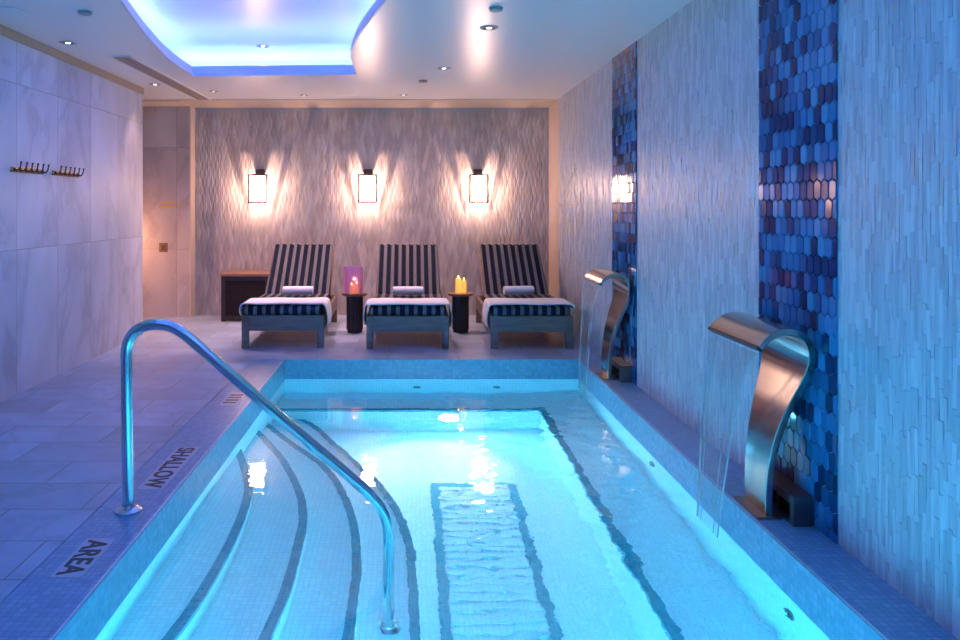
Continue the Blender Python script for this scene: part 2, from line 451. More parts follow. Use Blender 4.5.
bl.build('bench_edge', M['nosing'], pool)
def spline(pts, k=10):
    out = []
    P = [pts[0]] + pts + [pts[-1]]
    for i in range(1, len(P)-2):
        a, b_, c_, d = (Vector(P[i-1]), Vector(P[i]), Vector(P[i+1]), Vector(P[i+2]))
        for j in range(k):
            u = j/k
            out.append(tuple(.5*((2*b_) + (c_-a)*u + (2*a-5*b_+4*c_-d)*u*u + (3*b_-a-3*c_+d)*u**3)))
    out.append(tuple(pts[-1])); return out
edges = [
    [(PX0, 4.74), (-.906, 4.24), (-.845, 3.94), (-.815, 3.46), (-.83, 2.95), (-.87, 2.6), (-.93, 2.0), (-.98, PY0)],
    [(PX0, 5.29), (-.824, 4.79), (-.637, 4.30), (-.546, 3.93), (-.52, 3.57), (-.515, 3.16), (-.54, 2.8), (-.60, 2.0), (-.66, PY0)],
    [(PX0, 5.62), (-.80, 5.17), (-.533, 4.76), (-.369, 4.32), (-.278, 3.93), (-.235, 3.54), (-.23, 3.1), (-.24, 2.8), (-.28, 2.0), (-.33, PY0)],
    [(PX0, 6.1), (-.783, 5.81), (-.535, 5.35), (-.322, 4.92), (-.159, 4.58), (-.028, 4.13), (.02, 3.79), (.034, 3.42), (.036, 3.1), (.03, 2.6), (.0, 2.0), (-.05, PY0)]]
depths = [.20, .36, .52, .68]
for e, d in zip(edges, depths):
    ln = spline(e)
    s = MB(); s.prism(ln + [(PX0, PY0)], PF, WZ-d)
    st = s.build('pool_step', M['pool'], pool)
    # dark mosaic strip let into the front edge of the tread
    w = .042; nrm = []
    for i in range(len(ln)):
        a, b_ = Vector(ln[max(i-1, 0)]), Vector(ln[min(i+1, len(ln)-1)])
        dd = (b_-a).normalized(); nrm.append(Vector((dd.y, -dd.x)))
    n_ = MB(); vs = []; fs = []
    for q, nn in zip(ln, nrm):
        q = Vector(q); o_ = q - nn*.003 if nn.x < 0 else q + nn*.003
        sgn = 1 if nn.x < 0 else -1
        i_ = q + nn*w*sgn
        vs += [(o_.x, o_.y, WZ-d-.03), (o_.x, o_.y, WZ-d+.003), (i_.x, i_.y, WZ-d+.003), (i_.x, i_.y, WZ-d-.03)]
    for i in range(len(ln)-1):
        for k in range(4):
            fs.append((4*i+k, 4*i+(k+1) % 4, 4*i+4+(k+1) % 4, 4*i+4+k))
    n_.add(vs, fs); n_.build('nosing', M['nosing'], st)
# tile-lined rectangle in the floor with a slatted grate
RX0, RX1, RY0, RY1 = .16, .655, .9, 4.88
q = MB(); w = .05
q.box(RX0-w/2, RX0+w/2, RY0, RY1, PF, PF+.004); q.box(RX1-w/2, RX1+w/2, RY0, RY1, PF, PF+.004); q.box(RX0-w/2, RX1+w/2, RY1-w/2, RY1+w/2, PF, PF+.005)
q.build('floor_marking', M['nosing'], pool)
q = MB(); y = RY0
while y < RY1-.06:
    q.box(RX0+.03, RX1-.03, y, y+.05, PF, PF+.009); y += .075
q.build('floor_grate', M['pool'], pool)
# inlets and lamps
for (x, y, z, ax) in ((.05, PY1, WZ-.27, 'y'), (.73, PY1, WZ-.27, 'y'), (PX1, 4.42, WZ-.15, 'x'), (PX1, 2.82, WZ-.15, 'x')):
    j = MB()
    pr = [(.034, 0), (.034, .008), (.022, .012), (.018, .004), (.0005, .004)]
    j.lathe([(r, -zz) for r, zz in pr], x, y, z, 18, ax)
    j.build('jet_inlet', M['dsteel'], pool, True)
lamp_spots = [((.30, BY, WZ-.64), -1), ((.3, PY0, WZ-.5), 1)]
for (x, y, z), sg in lamp_spots:
    rg = MB(); rg.lathe([(.10, 0), (.10, sg*.012), (.086, sg*.016), (.084, 0)], x, y, z, 28, 'y')
    rim = rg.build('pool_lamp', M['chrome'], pool, True)
    l = MB(); l.lathe([(.083, sg*.002), (.083, sg*.012), (.05, sg*.02), (.0005, sg*.022)], x, y, z, 28, 'y')
    l.build('lens', M['pool_lamp' if sg < 0 else 'pool_lamp_near'], rim, True)
# water
nx, ny = 60, 140; vs, fs = [], []
rip = random.Random(3)
waves = [(rip.uniform(3, 11), rip.uniform(0, 2*PI), rip.uniform(0, 2*PI)) for _ in range(14)]
sources = [(1.34, 3.2), (1.34, 5.72)]
for j in range(ny+1):
    for i in range(nx+1):
        x = PX0 + (PX1-PX0)*i/nx; y = PY0 + (PY1-PY0)*j/ny
        z = sum(math.sin(k*(x*math.cos(a)+y*math.sin(a))+ph)/k for k, a, ph in waves)*.0016*(.5+.5*(x-PX0)/(PX1-PX0))
        for sx, sy in sources:
            d = math.hypot(x-sx, y-sy)
            z += .004*math.sin(34*d)*math.exp(-2.6*d)
        vs.append((x, y, WZ+z))
for j in range(ny):
    for i in range(nx):
        a = j*(nx+1)+i; fs.append((a, a+1, a+nx+2, a+nx+1))
w_ = MB(); w_.add(vs, fs)
tag(w_.build('pool_water', M['water'], smooth='all'), 'clear turquoise rippled water filling the pool', 'water', kind='stuff')

# ------------------------------------------------------------------ walls
wl = MB()
wl.box(XL-.2, XL, YN-.1, YLE, 0, H+.02)
wl.box(-4.5, XL-.2, YLE-.2, YLE, 0, H+.02)
tag(wl.build('wall_left', M['lwall']), 'pale veined marble panel wall left of the pool', 'wall', kind='structure')
ct = MB(); ct.box(XL-.001, XL+.012, YN, YLE+.005, H-.065, H)
tag(ct.build('trim_2', M['beige']), 'beige cornice strip along the top of the left marble wall', 'trim', kind='structure')
wm = MB(); wm.box(-4.5, -2.611, YA, YB+.1, 0, H-.02)
tag(wm.build('wall_alcove', M['bmarble']), 'warm marble wall in the passage beyond the left wall', 'wall', kind='structure')
jt = MB(); jt.box(-2.611, -2.60, YA-.004, YB, 0, H-.02)
tag(jt.build('trim_3', M['plaster']), 'cream plaster jamb between the marble and the tiled back wall', 'trim', kind='structure')
pe = MB(); pe.box(-4.7, -4.5, YLE-.2, YB+.1, 0, H)
tag(pe.build('wall_passage', M['bmarble']), 'marble end wall of the passage', 'wall', kind='structure')
wn = MB(); wn.box(XL-.2, XR+.2, YN-.2, YN, 0, H+.02)
tag(wn.build('wall_near', M['lwall']), 'marble wall behind the viewer', 'wall', kind='structure')

# back wall: slab plus raised leaf-shaped tiles
wb = structure('wall_back', 'back wall of raised leaf-shaped stone tiles behind the loungers', 'wall')
s = MB(); s.box(-2.611, XR+.1, YB, YB+.15, 0, H); s.build('slab', M['grout'], wb)
lf = MB(); tw, th = .052, .20
cols = int((XR+2.60)/(tw/2))+2
rr = random.Random(11)
for ci in range(cols):
    cx = -2.60 + ci*tw/2
    rows = int(H/th)+2
    for ri in range(rows):
        cz = ri*th + (th/2 if ci % 2 else 0)
        if cz > H-.03: continue
        hw, hh = tw/2*.97, th/2*.97
        sl = rr.uniform(-.35, .35)*hw
        ya, yb, yc = rr.uniform(.002, .005), rr.uniform(.005, .009), rr.uniform(.002, .005)
        zt, zb = min(cz+hh, H-.021), max(cz-hh, 0)
        xl, xr = max(cx-hw, -2.599), min(cx+hw, XR-.003)
        x0 = min(max(cx, xl), xr); xm = min(max(cx+sl, xl), xr)
        lf.add([(x0, YB-.006, zb), (xr, YB-yc, cz), (x0, YB-.006, zt), (xl, YB-ya, cz), (xm, YB-yb, cz+rr.uniform(-.2, .2)*hh)],
               [(0, 1, 4), (1, 2, 4), (2, 3, 4), (3, 0, 4)])
lf.build('leaf_tiles', M['backtile'], wb)

# right wall: plaster slab, stick mosaic, two picket tile bands
wr = structure('wall_right', 'right wall of pearly vertical stick mosaic with two blue tile bands', 'wall')
s = MB(); s.box(XR+.012, XR+.2, YN-.1, YB+.1, 0, H+.02); s.build('slab', [M['plaster']], wr)
BANDS = [(2.89, 3.535), (5.46, 6.11)]
YS = 8.36
def in_band(y): return any(a-.003 < y < b_+.003 for a, b_ in BANDS)
st = MB(); rr = random.Random(5)
segs = [(YN, BANDS[0][0]), (BANDS[0][1], BANDS[1][0]), (BANDS[1][1], YS)]
for (a, b_) in segs:
    n = max(1, round((b_-a)/.019)); wq = (b_-a)/n
    for i in range(n):
        y0, y1 = a+i*wq+.0003, a+(i+1)*wq-.0003
        z = -rr.uniform(0, .12)
        if y1 < .6: 
            continue
        while z < H:
            L = rr.choice((.10, .13, .155, .155))
            z0, z1 = max(z+.0008, 0), min(z+L-.0008, H)
            z += L
            if z1-z0 < .01: continue
            d0 = rr.uniform(.0098, .0110); t1, t2 = rr.uniform(-.0008, .0008), rr.uniform(-.0016, .0016)
            X = XR+.012-d0
            st.add([(X-t1-t2, y0, z0), (X+t1-t2, y1, z0), (X+t1+t2, y1, z1), (X-t1+t2, y0, z1), (XR+.013, y0, z0), (XR+.013, y1, z0), (XR+.013, y1, z1), (XR+.013, y0, z1)],
                   [(3, 2, 1, 0), (0, 1, 5, 4), (1, 2, 6, 5), (2, 3, 7, 6), (3, 0, 4, 7)])
st.box(XR+.001, XR+.013, YN, .6, 0, H)
st.build('stick_mosaic', M['stick'], wr)
st2 = MB(); st2.box(XR+.0045, XR+.013, .6, YS, 0, H); st2.build('grout_bed', M['grout'], wr)
for (a, b_) in BANDS:
    g_ = MB(); g_.box(XR-.001, XR+.0125, a, b_, 0, H); bb = g_.build('tile_band', M['grout_dark'], wr)
    pk = MB(); n = 12; wq = (b_-a)/n; pit = .076; pt_ = .014; rr = random.Random(int(a*100))
    row = -1
    while row*pit < H+.1:
        zc = row*pit; row += 1
        shift = (row % 2)*.5
        for i in range(n+1):
            yc = a + (i+shift)*wq
            if yc-wq/2 < a-.001 and yc+wq/2 < a+.01: continue
            hw = wq/2-.0014; hz = pit/2+pt_/2-.0014; hp = pit/2-pt_/2-.0008
            pts = [(-hw, -hp), (0, -hz), (hw, -hp), (hw, hp), (0, hz), (-hw, hp)]
            ty, tz = rr.gauss(0, .008), rr.gauss(0, .008)
            out_ = []; inn = []
            for (u, v) in pts:
                yy = min(max(yc+u, a+.001), b_-.001); zz = min(max(zc+v, 0.001), H-.001)
                out_.append((XR-.001, yy, zz))
                yi = min(max(yc+u*.86, a+.001), b_-.001); zi = min(max(zc+v*.93, .001), H-.001)
                inn.append((XR-.007 + u*ty + v*tz, yi, zi))
            if max(q[1] for q in out_)-min(q[1] for q in out_) < .008 or max(q[2] for q in out_)-min(q[2] for q in out_) < .01: continue
            k = len(pts)
            pk.add(out_+inn, [tuple(range(2*k-1, k-1, -1))] + [(i2, k+i2, k+(i2+1) % k, (i2+1) % k) for i2 in range(k)])
    pk.build('picket_tiles', M['picket'], bb)

# ------------------------------------------------------------------ ceiling with light cove
ceil = structure('ceiling', 'glossy white ceiling with a wavy blue-lit recess over the pool', 'ceiling')
left = [(-2.02, 6.93), (-2.01, 6.5), (-1.98, 6.05), (-1.92, 5.6), (-1.85, 5.13), (-1.71, 4.38), (-1.58, 3.7), (-1.52, 3.0), (-1.62, 2.2), (-1.72, 1.4), (-1.6, .6)]
right = [(-.1, .3), (.45, .7), (.62, 1.5), (.55, 2.4), (.30, 3.2), (.05, 3.9), (-.134, 4.38), (-.227, 4.73), (-.36, 5.28), (-.46, 5.9), (-.475, 6.3), (-.48, 6.85)]
outl = spline(left, 6) + [(-1.2, .1)] + spline(right, 6)
outl = [(p_[0], p_[1]) for p_ in outl]
# straight far edge closes the loop
def area(pl): return sum(pl[i-1][0]*pl[i][1]-pl[i][0]*pl[i-1][1] for i in range(len(pl)))/2
if area(outl) < 0: outl = outl[::-1]
def offset(pl, d):
    n = len(pl); res = []
    for i in range(n):
        p0, p1, p2 = Vector(pl[i-1]), Vector(pl[i]), Vector(pl[(i+1) % n])
        a = (p1-p0).normalized(); b_ = (p2-p1).normalized()
        na, nb = Vector((a.y, -a.x)), Vector((b_.y, -b_.x))
        m_ = na+nb
        if m_.length < 1e-4: m_ = na
        m_.normalize(); k = 1/max(.5, m_.dot(na))
        res.append(tuple(p1 + m_*d*k))
    return res
def ring(mb, pa, za, pb, zb):
    n = len(pa)
    mb.add([(x, y, za) for x, y in pa]+[(x, y, zb) for x, y in pb], [(i, (i+1) % n, n+(i+1) % n, n+i) for i in range(n)])
outer = [(-4.6, YN-.2), (XR+.25, YN-.2), (XR+.25, YB+.15), (-4.6, YB+.15)]
cp = MB()
tri = tessellate_polygon([[Vector((x, y, 0)) for x, y in outer], [Vector((x, y, 0)) for x, y in outl]])
allp = outer + outl
fl = []
for tr_ in tri:
    a, b_, c_ = (Vector(allp[i]) for i in tr_)
    fl.append(tuple(tr_) if (b_-a).cross(c_-a) < 0 else tuple(tr_)[::-1])
cp.add([(x, y, H) for x, y in allp], fl)
cp.build('ceiling_plane', M['ceil'], ceil)
lip = MB()
o1, o2, o3 = offset(outl, .0), offset(outl, .012), offset(outl, .03)
in1 = offset(outl, -.018)
ring(lip, outl, H, in1, H-.004); ring(lip, in1, H-.004, in1, H+.030); ring(lip, in1, H+.030, o1, H+.036)
ring(lip, o1, H+.036, o1, H+.085); ring(lip, o1, H+.085, o2, H+.095); ring(lip, o2, H+.095, o3, H+.095); ring(lip, o3, H+.095, o3, H+.03)
lip.build('cove_lip', M['ceil'], ceil)
tray = MB(); big = offset(outl, .34); big2 = offset(outl, .26)
ring(tray, o3, H+.03, big, H+.03); ring(tray, big, H+.03, big, H+.20); ring(tray, big, H+.20, big2, H+.29)
tri = tessellate_polygon([[Vector((x, y, 0)) for x, y in big2]])
tray.add([(x, y, H+.29) for x, y in big2], [tuple(t_) for t_ in tri])
tray.build('cove_dome', M['dome'], ceil)
led = MB(); tl = offset(outl, .24)
led.tube([(x, y, H+.085) for x, y in tl], .008, 6, closed=True)
led.build('led_strip', M['led'], ceil)
sf = MB(); sf.box(-2.611, XR+.02, 8.42, YB, H-.014, H); sf.box(-4.5, -2.611, 8.45, YB, H-.022, H)
tag(sf.build('trim_4', M['plaster']), 'pale soffit strip where the ceiling meets the back wall', 'trim', kind='structure')

# ceiling fixtures
def at_ceiling(px, py, dz=0): 
    Y = (H+dz-1.3)*750/(207-py); return ((px-411)*Y/750, Y, H+dz)
def downlight(px, py, r, label, dz=0, lit=True, watt=2):
    loc = at_ceiling(px, py, dz)
    o = thing('recessed_downlight', label, 'ceiling light', loc, 0, 'recessed ceiling downlights')
    a = MB(); a.lathe([(r*.72, -.001), (r, -.001), (r, -.006), (r*.74, -.008), (r*.70, -.002)], n=28); a.build('trim_ring', M['grey'], o, True)
    a = MB(); a.lathe([(r*.70, -.0015), (r*.70, -.004), (r*.5, -.003), (r*.3, -.002)], n=28); a.build('reflector', M['black'], o, True)
    a = MB(); a.lathe([(r*.30, -.002), (r*.30, -.006), (r*.15, -.008), (.0005, -.008)], n=20); a.build('lamp', M['bulb'] if lit else M['grey'], o, True)
    if lit:
        L = bpy.data.lights.new('downlight_beam', 'SPOT'); L.energy = watt; L.color = (1, .56, .58); L.spot_size = R(80); L.spot_blend = .9; L.shadow_soft_size = .03
        lo = bpy.data.objects.new('downlight_beam', L); lo.location = (loc[0], loc[1], loc[2]-.012); COL.objects.link(lo)
    return loc
downlight(68, 42.5, .060, 'small lit recessed downlight near the beige cornice of the marble wall')
downlight(155, 84, .055, 'recessed downlight between the slot vent and the end of the marble wall', watt=24)
downlight(263, 46, .060, 'recessed downlight inside the blue-lit ceiling recess', .29)
downlight(444, 68, .060, 'recessed downlight right of the recess, the farther of two on the plain ceiling')
downlight(489, 27.5, .062, 'recessed downlight above the waterfall side, nearest on the plain ceiling')
def sprinkler(px, py, label):
    loc = at_ceiling(px, py)
    o = thing('ceiling_sprinkler', label, 'sprinkler', loc, 0, 'flush ceiling sprinkler covers')
    a = MB(); a.lathe([(.045, 0), (.045, -.004), (.036, -.004), (.036, -.012)], n=24); a.build('escutcheon', M['grey'], o, True)
    a = MB(); a.lathe([(.040, -.012), (.040, -.017), (.0005, -.019)], n=24); a.build('cover_cap', M['grey'], o, True)
sprinkler(85, 11.5, 'round flush sprinkler cover left of the recess, near the ceiling speaker')
downlight(213.5, 91, .045, 'tiny recessed downlight between the slot vent and the recess far edge', watt=150)
downlight(304, 95, .045, 'tiny recessed downlight beside the far ceiling speaker', watt=150)
downlight(403.5, 94.7, .045, 'tiny recessed downlight above the middle lounger', watt=150)
sprinkler(423, 80.6, 'tiny round ceiling cover just past the farther downlight')
sprinkler(496, 8, 'round flush sprinkler cover beside the nearest downlight on the right')
def speaker(px, py, r, label):
    o = thing('ceiling_speaker', label, 'speaker', at_ceiling(px, py), 0, 'round ceiling speakers')
    a = MB(); a.lathe([(r*.9, 0), (r, 0), (r, -.006), (r*.9, -.008)], n=32); a.build('rim', M['whitepl'], o, True)
    a = MB(); a.lathe([(r*.9, -.001), (r*.88, -.005), (.0005, -.006)], n=32); a.build('grille', M['grey'], o, True)
speaker(9, 11, .115, 'large round ceiling speaker above the near end of the marble wall')
speaker(347, 94.5, .10, 'round ceiling speaker near the back wall above the loungers')
vt = thing('slot_vent', 'long taupe linear slot vent in the ceiling beside the marble wall', 'vent', (-2.33, 7.4, H))
a = MB(); a.box(-.085, .085, -1.40, 1.0, -.003, 0); a.build('backing', M['slot'], vt)
for x in (-.085, .085):
    a = MB(); a.box(x-.010, x+.010, -1.41, 1.0, -.010, 0); a.build('flange', M['whitepl'], vt)
a = MB(); a.box(-.075, .075, -1.41, -1.39, -.010, 0); a.build('end_flange', M['whitepl'], vt)
a = MB(); a.box(-.004, .004, -1.39, 1.0, -.008, 0); a.build('divider', M['slot'], vt)

# ------------------------------------------------------------------ wall sconces
def make_sconce():
    o = thing('wall_sconce', 'lantern wall sconce', 'wall lamp', (0, 0, 0), 0, 'lantern wall sconces on the back wall')
    # local: wall at y=0, room towards -y, z=0 at the bottom of the lantern
    a = MB(); a.box(-.055, .055, -.055, 0, .335, .40); a.build('bracket', M['bronze'], o, bevel=.004)
    a = MB(); W, D0, D1, Ht, t = .105, .045, .205, .325, .015
    for x in (-W, W):
        a.bar((x, -D1, 0), (x, -D1, Ht), t, t)
        a.bar((x, -D0, 0), (x, -D0-.065, Ht), t, t)      # rear uprights lean out towards the top
        a.bar((x, -D1, Ht), (x, -D0-.065, Ht), t, t)
    for z in (0, Ht): a.bar((-W, -D1, z), (W, -D1, z), t, t)
    a.bar((-W, -D0-.065, Ht), (W, -D0-.065, Ht), t, t)
    a.box(-.05, .05, -.17, -.02, Ht+.004, Ht+.014)
    a.build('frame', M['bronze'], o)
    a = MB(); a.box(-W+.022, W-.022, -D1-.002, -D1+.006, .014, Ht-.014)
    for x in (-W+.020, W-.020): a.box(x-.002, x+.002, -D1+.006, -D1+.075, .014, Ht-.014)
    a.mi = [1]*18; a.mi[2] = 0; a.mi[6+5] = 2; a.mi[12+3] = 2      # lit on the outer faces only
    a.build('glass', [M['sconce_glass'], M['glass_back'], M['sconce_side']], o)
    a = MB(); a.lathe([(.016, .20), (.016, .28), (.012, .31), (.012, .335)], 0, -.166, 0, 14); a.build('bulb_holder', M['whitepl'], o, True)
    return o
sl = ['lit lantern wall sconce above the left lounger', 'lit lantern wall sconce above the middle lounger', 'lit lantern wall sconce above the right lounger']
sx = [-1.805, -.515, .80]
s0 = make_sconce()
for i, x in enumerate(sx):
    loc = (x, YB-.012, 1.353)
    if i == 0: s0.location = loc; s0['label'] = sl[0]
    else: dup(s0, loc, 0, sl[i])
    L = bpy.data.lights.new('sconce_bulb', 'POINT'); L.energy = 20; L.color = WARM; L.shadow_soft_size = .008
    lo = bpy.data.objects.new('sconce_bulb', L); lo.location = (x, YB-.012-.160, 1.353+.165); COL.objects.link(lo)

# ------------------------------------------------------------------ loungers
def make_lounger():
    o = thing('chaise_lounge', 'lounger', 'lounger', (0, 0, 0), 0, 'striped chaise loungers by the back wall')
    W = .378; RL = 1.62
    a = MB()
    for x in (-W, W): a.bar((x-.016*(1 if x > 0 else -1), .03, .232), (x-.016*(1 if x > 0 else -1), RL, .232), .032, .14)
    a.box(-W, W, 0, .032, .162, .302); a.box(-W, W, RL-.03, RL, .162, .302)
    a.build('frame', M['teak'], o, bevel=.004)
    for x in (-W+.032, W-.032):
        for y in (.026, RL-.04):
            a = MB(); a.box(x-.031, x+.031, y-.03, y+.03, 0, .29); a.build('leg', M['teak'], o, bevel=.004)
    a = MB()
    for i in range(10): a.box(-W+.02, W-.02, .05+i*.1, .11+i*.1, .285, .302)
    a.build('slat_deck', M['teak'], o)
    ang = R(40); hy, hz = 1.04, .305
    mt = Matrix.Translation((0, hy, hz)) @ Matrix.Rotation(ang, 4, 'X')
    a = MB()
    for x in (-.32, .32): a.box(x-.02, x+.02, 0, .78, -.035, 0, mt)
    for i in range(7): a.box(-.32, .32, .03+i*.108, .10+i*.108, -.018, 0, mt)
    br = a.build('backrest_frame', M['teak_lit'], o)
    a = MB()
    top = mt @ Vector((0, .55, -.03))
    for x in (-.30, .30):
        a = MB(); a.bar((x, top.y, top.z), (x, 1.50, .24), .03, .04)
        a.build('prop_strut', M['teak_lit'], br)
    per = .0815
    def chan(x): return .006*abs(math.cos(PI*x/per))
    wr_ = random.Random(4)
    creases = [(wr_.uniform(-.2, .2), wr_.uniform(-.3, .2), wr_.uniform(.5, 2.2), wr_.uniform(.006, .010)) for _ in range(5)]
    def crease(x, y):
        z = 0
        for cx_, cy_, k, d in creases:
            t_ = (x-cx_)*k + (y-cy_); z -= d*math.exp(-(t_/.018)**2)*math.exp(-((x-cx_)/.12)**2)
        return z
    a = MB(); a.soft(0, .525, .345, .715, 1.07, .088, .034, 80, 20, 6, lambda x, y, z: (x, y, z + (chan(x)-.003 if z > 0 else 0)))
    a.build('seat_cushion', M['stripe'], o, 'all')
    a = MB(); a.soft(0, .41, .045, .69, .79, .078, .032, 84, 50, 6,
           lambda x, y, z: (x*(1-.05*(y+.395)/.79), y + (.012*abs(math.cos(PI*x/per)) if y > .33 else 0), z + ((chan(x)*1.3-.004 + crease(x, y)) if z > 0 else 0)), mt)
    a.build('back_cushion', M['stripe'], o, 'all')
    return o
lx = [(-1.18, 6.90, R(1.2)), (-.03, 6.86, 0), (1.107, 6.86, R(0.0))]
ll = ['striped teak chaise lounger on the left, beside the dark chest', 'striped teak chaise lounger in the middle, between the two side tables',
      'striped teak chaise lounger on the right, nearest the right wall']
L0 = make_lounger()
for i, (x, y, a_) in enumerate(lx):
    if i == 0: L0.location = (x, y, 0); L0.rotation_euler = (0, 0, a_); L0['label'] = ll[0]
    else: dup(L0, (x, y, 0), a_, ll[i])

# towels laid across the foot ends, hanging down both sides
def make_spread(hl, hr, seed, slant):
    a = MB(); rr = random.Random(seed)
    half = .372; top = .403; path = []
    n = 10
    for i in range(n+1): path.append((-half-.016-.012*math.sin(i/n*PI), top-.03-hl*(1-i/n), 'l', 1-i/n))
    for k in range(1, 5):
        t_ = k/5*PI/2; path.append((-half-.016+.03*(1-math.cos(t_)), top-.03+.03*math.sin(t_), 't', 0))
    for i in range(0, 15): path.append((-half+.014+(2*half-.028)*i/14, top, 't', 0))
    for k in range(1, 5):
        t_ = k/5*PI/2; path.append((half-.014+.03*math.sin(t_), top-.03+.03*math.cos(t_), 't', 0))
    for i in range(n+1): path.append((half+.016+.012*math.sin(i/n*PI), top-.03-hr*i/n, 'r', i/n))
    rows = 14; y0, y1 = .012, .44; th_ = .010
    grid = []
    for (x, z, sd, k) in path:
        row = []
        for j in range(rows+1):
            u = j/rows
            y = y0 + (y1-y0)*u - slant*k*(1 if sd == 'r' else .6)*.0 + k*.10*(1 if sd in 'lr' else 0)
            dx = .006*math.sin(9*u+seed)*k; dz = .0025*math.sin(14*x+7*u*3+seed) if sd == 't' else 0
            row.append(Vector((x + (-dx if sd == 'l' else dx), y, z + dz)))
        grid.append(row)
    P = len(grid); vs = []; 
    for layer in (0, 1):
        for i in range(P):
            d = grid[min(i+1, P-1)][0] - grid[max(i-1, 0)][0]
            nn = Vector((-d.z, 0, d.x)).normalized()
            for j in range(rows+1): vs.append(grid[i][j] + nn*(th_ if layer else 0))
    def I(l, i, j): return l*P*(rows+1)+i*(rows+1)+j
    fs = []
    for i in range(P-1):
        for j in range(rows):
            fs.append((I(1,i,j), I(1,i+1,j), I(1,i+1,j+1), I(1,i,j+1))); fs.append((I(0,i,j), I(0,i,j+1), I(0,i+1,j+1), I(0,i+1,j)))
    for i in range(P-1):
        fs.append((I(0,i,0), I(0,i+1,0), I(1,i+1,0), I(1,i,0))); fs.append((I(0,i,rows), I(1,i,rows), I(1,i+1,rows), I(0,i+1,rows)))
    for j in range(rows):
        fs.append((I(0,0,j), I(1,0,j), I(1,0,j+1), I(0,0,j+1))); fs.append((I(0,P-1,j), I(0,P-1,j+1), I(1,P-1,j+1), I(1,P-1,j)))
    a.add(vs, fs); return a
spreads = [(.09, .20, 1), (.17, .19, 2), (.20, .012, 3)]
sp_l = ['white towel draped across the foot of the left lounger', 'white towel draped across the foot of the middle lounger', 'white towel draped across the foot of the right lounger']
def make_roll(seed):
    a = MB(); rr = random.Random(seed); Lh = .152; rad = .052
    # rolled towel: spiral section swept along x, slightly flattened
    sec = []
    turns = 3.2; k = 90
    for i in range(k+1):
        u = i/k; th_ = u*turns*2*PI; r_ = rad*(.18+.82*u)
        sec.append((r_*math.cos(th_+2.0)*1.12, r_*math.sin(th_+2.0)*.96))
    n = 10; vs = []; fs = []
    for i in range(n+1):
        x = -Lh + 2*Lh*i/n; s_ = 1-.05*abs(x/Lh)**6 + .015*math.sin(i*1.7+seed)
        for (y, z) in sec: vs.append((x, y*s_, z*s_))
        for (y, z) in sec: 
            f_ = 1-.0055/max(.004, math.hypot(y, z)); f_ = max(.1, f_)
            vs.append((x, y*s_*f_, z*s_*f_))
    K = len(sec); 
    for i in range(n):
        for j in range(K-1):
            b0, b1 = i*2*K+j, (i+1)*2*K+j
            fs.append((b0, b0+1, b1+1, b1)); fs.append((b0+K, b1+K, b1+K+1, b0+K+1))
        j = K-1; fs.append((i*2*K+j, i*2*K+K+j, (i+1)*2*K+K+j, (i+1)*2*K+j))
    for i, rev in ((0, 0), (n, 1)):
        for j in range(K-1):
            q = (i*2*K+j, i*2*K+K+j, i*2*K+K+j+1, i*2*K+j+1); fs.append(q if not rev else q[::-1])
    a.add(vs, fs)
    a.tube([(-Lh+.002, 0, 0), (Lh-.002, 0, 0)], rad*.35, 12)
    return a
rolls = [('white rolled towel on the left lounger', -1.18+.03, 7.64, .02), ('white rolled towel on the middle lounger', -.03, 7.62, .03), ('white rolled towel on the right lounger', 1.107-.01, 7.66, .14)]
for i in range(3):
    x, y, a_ = lx[i]
    o = make_spread(*spreads[i], 0).build('draped_towel', M['towel'], smooth='all')
    o.location = (x, y, 0); o.rotation_euler = (0, 0, a_)
    tag(o, sp_l[i], 'towel', 'white towels draped over the lounger ends')
    lb, x, y, a_ = rolls[i]
    o = make_roll(i).build('rolled_towel', M['towel'], smooth=True)
    o.location = (x, y, .447); o.rotation_euler = (0, 0, a_)
    tag(o, lb, 'towel', 'rolled towels on the loungers')

# ------------------------------------------------------------------ side tables, candles, chest
def make_table():
    o = thing('side_table', 'table', 'table', (0, 0, 0), 0, 'round side tables between the loungers')
    a = MB(); a.lathe([(.118, .380), (.130, .384), (.132, .395), (.130, .406), (.0005, .407)], n=40); a.build('table_top', M['tabletop'], o, True)
    # fluted drum
    a = MB(); n = 48; vs = []; 
    for z in (.03, .380):
        for k in range(n):
            r_ = .087 - (.006 if k % 4 == 0 else 0); vs.append((r_*math.cos(2*PI*k/n), r_*math.sin(2*PI*k/n), z))
    fs = [(k, (k+1) % n, n+(k+1) % n, n+k) for k in range(n)] + [tuple(range(n-1, -1, -1)), tuple(range(n, 2*n))]
    a.add(vs, fs); a.build('drum', M['espresso'], o)
    a = MB(); a.lathe([(.078, 0), (.078, .03), (.0005, .03)], n=32); a.build('plinth', M['black'], o, True)
    return o
T = make_table(); T.location = (-.585, 7.80, 0); T['label'] = 'round dark drum side table between the left and middle loungers'
dup(T, (.515, 7.80, 0), 0, 'round dark drum side table between the middle and right loungers')
def candle(x, y, z, r, h, label):
    o = thing('pillar_candle', label, 'candle', (x, y, z), 0, 'lit pillar candles on the side tables')
    a = MB(); a.lathe([(r, 0), (r, h-.004), (r*.9, h), (r*.72, h-.006), (r*.3, h-.012), (.0005, h-.012)], n=22); a.build('wax', M['candle'], o, True)
    a = MB(); a.tube([(0, 0, h-.012), (.001, 0, h), (.002, 0, h+.004)], .0014, 6); a.build('wick', M['black'], o)
    a = MB(); a.lathe([(.002, h+.002), (.006, h+.008), (.0065, h+.013), (.004, h+.021), (.0005, h+.032)], n=12); a.build('flame', M['flame'], o, True)
tz = .4075
candle(-.612, 7.74, tz, .026, .085, 'lit yellow candle at the left of the pair in the pink glass holder')
candle(-.562, 7.755, tz, .026, .100, 'lit yellow candle at the right of the pair in the pink glass holder')
candle(.492, 7.80, tz, .028, .150, 'taller lit yellow pillar candle on the right side table')
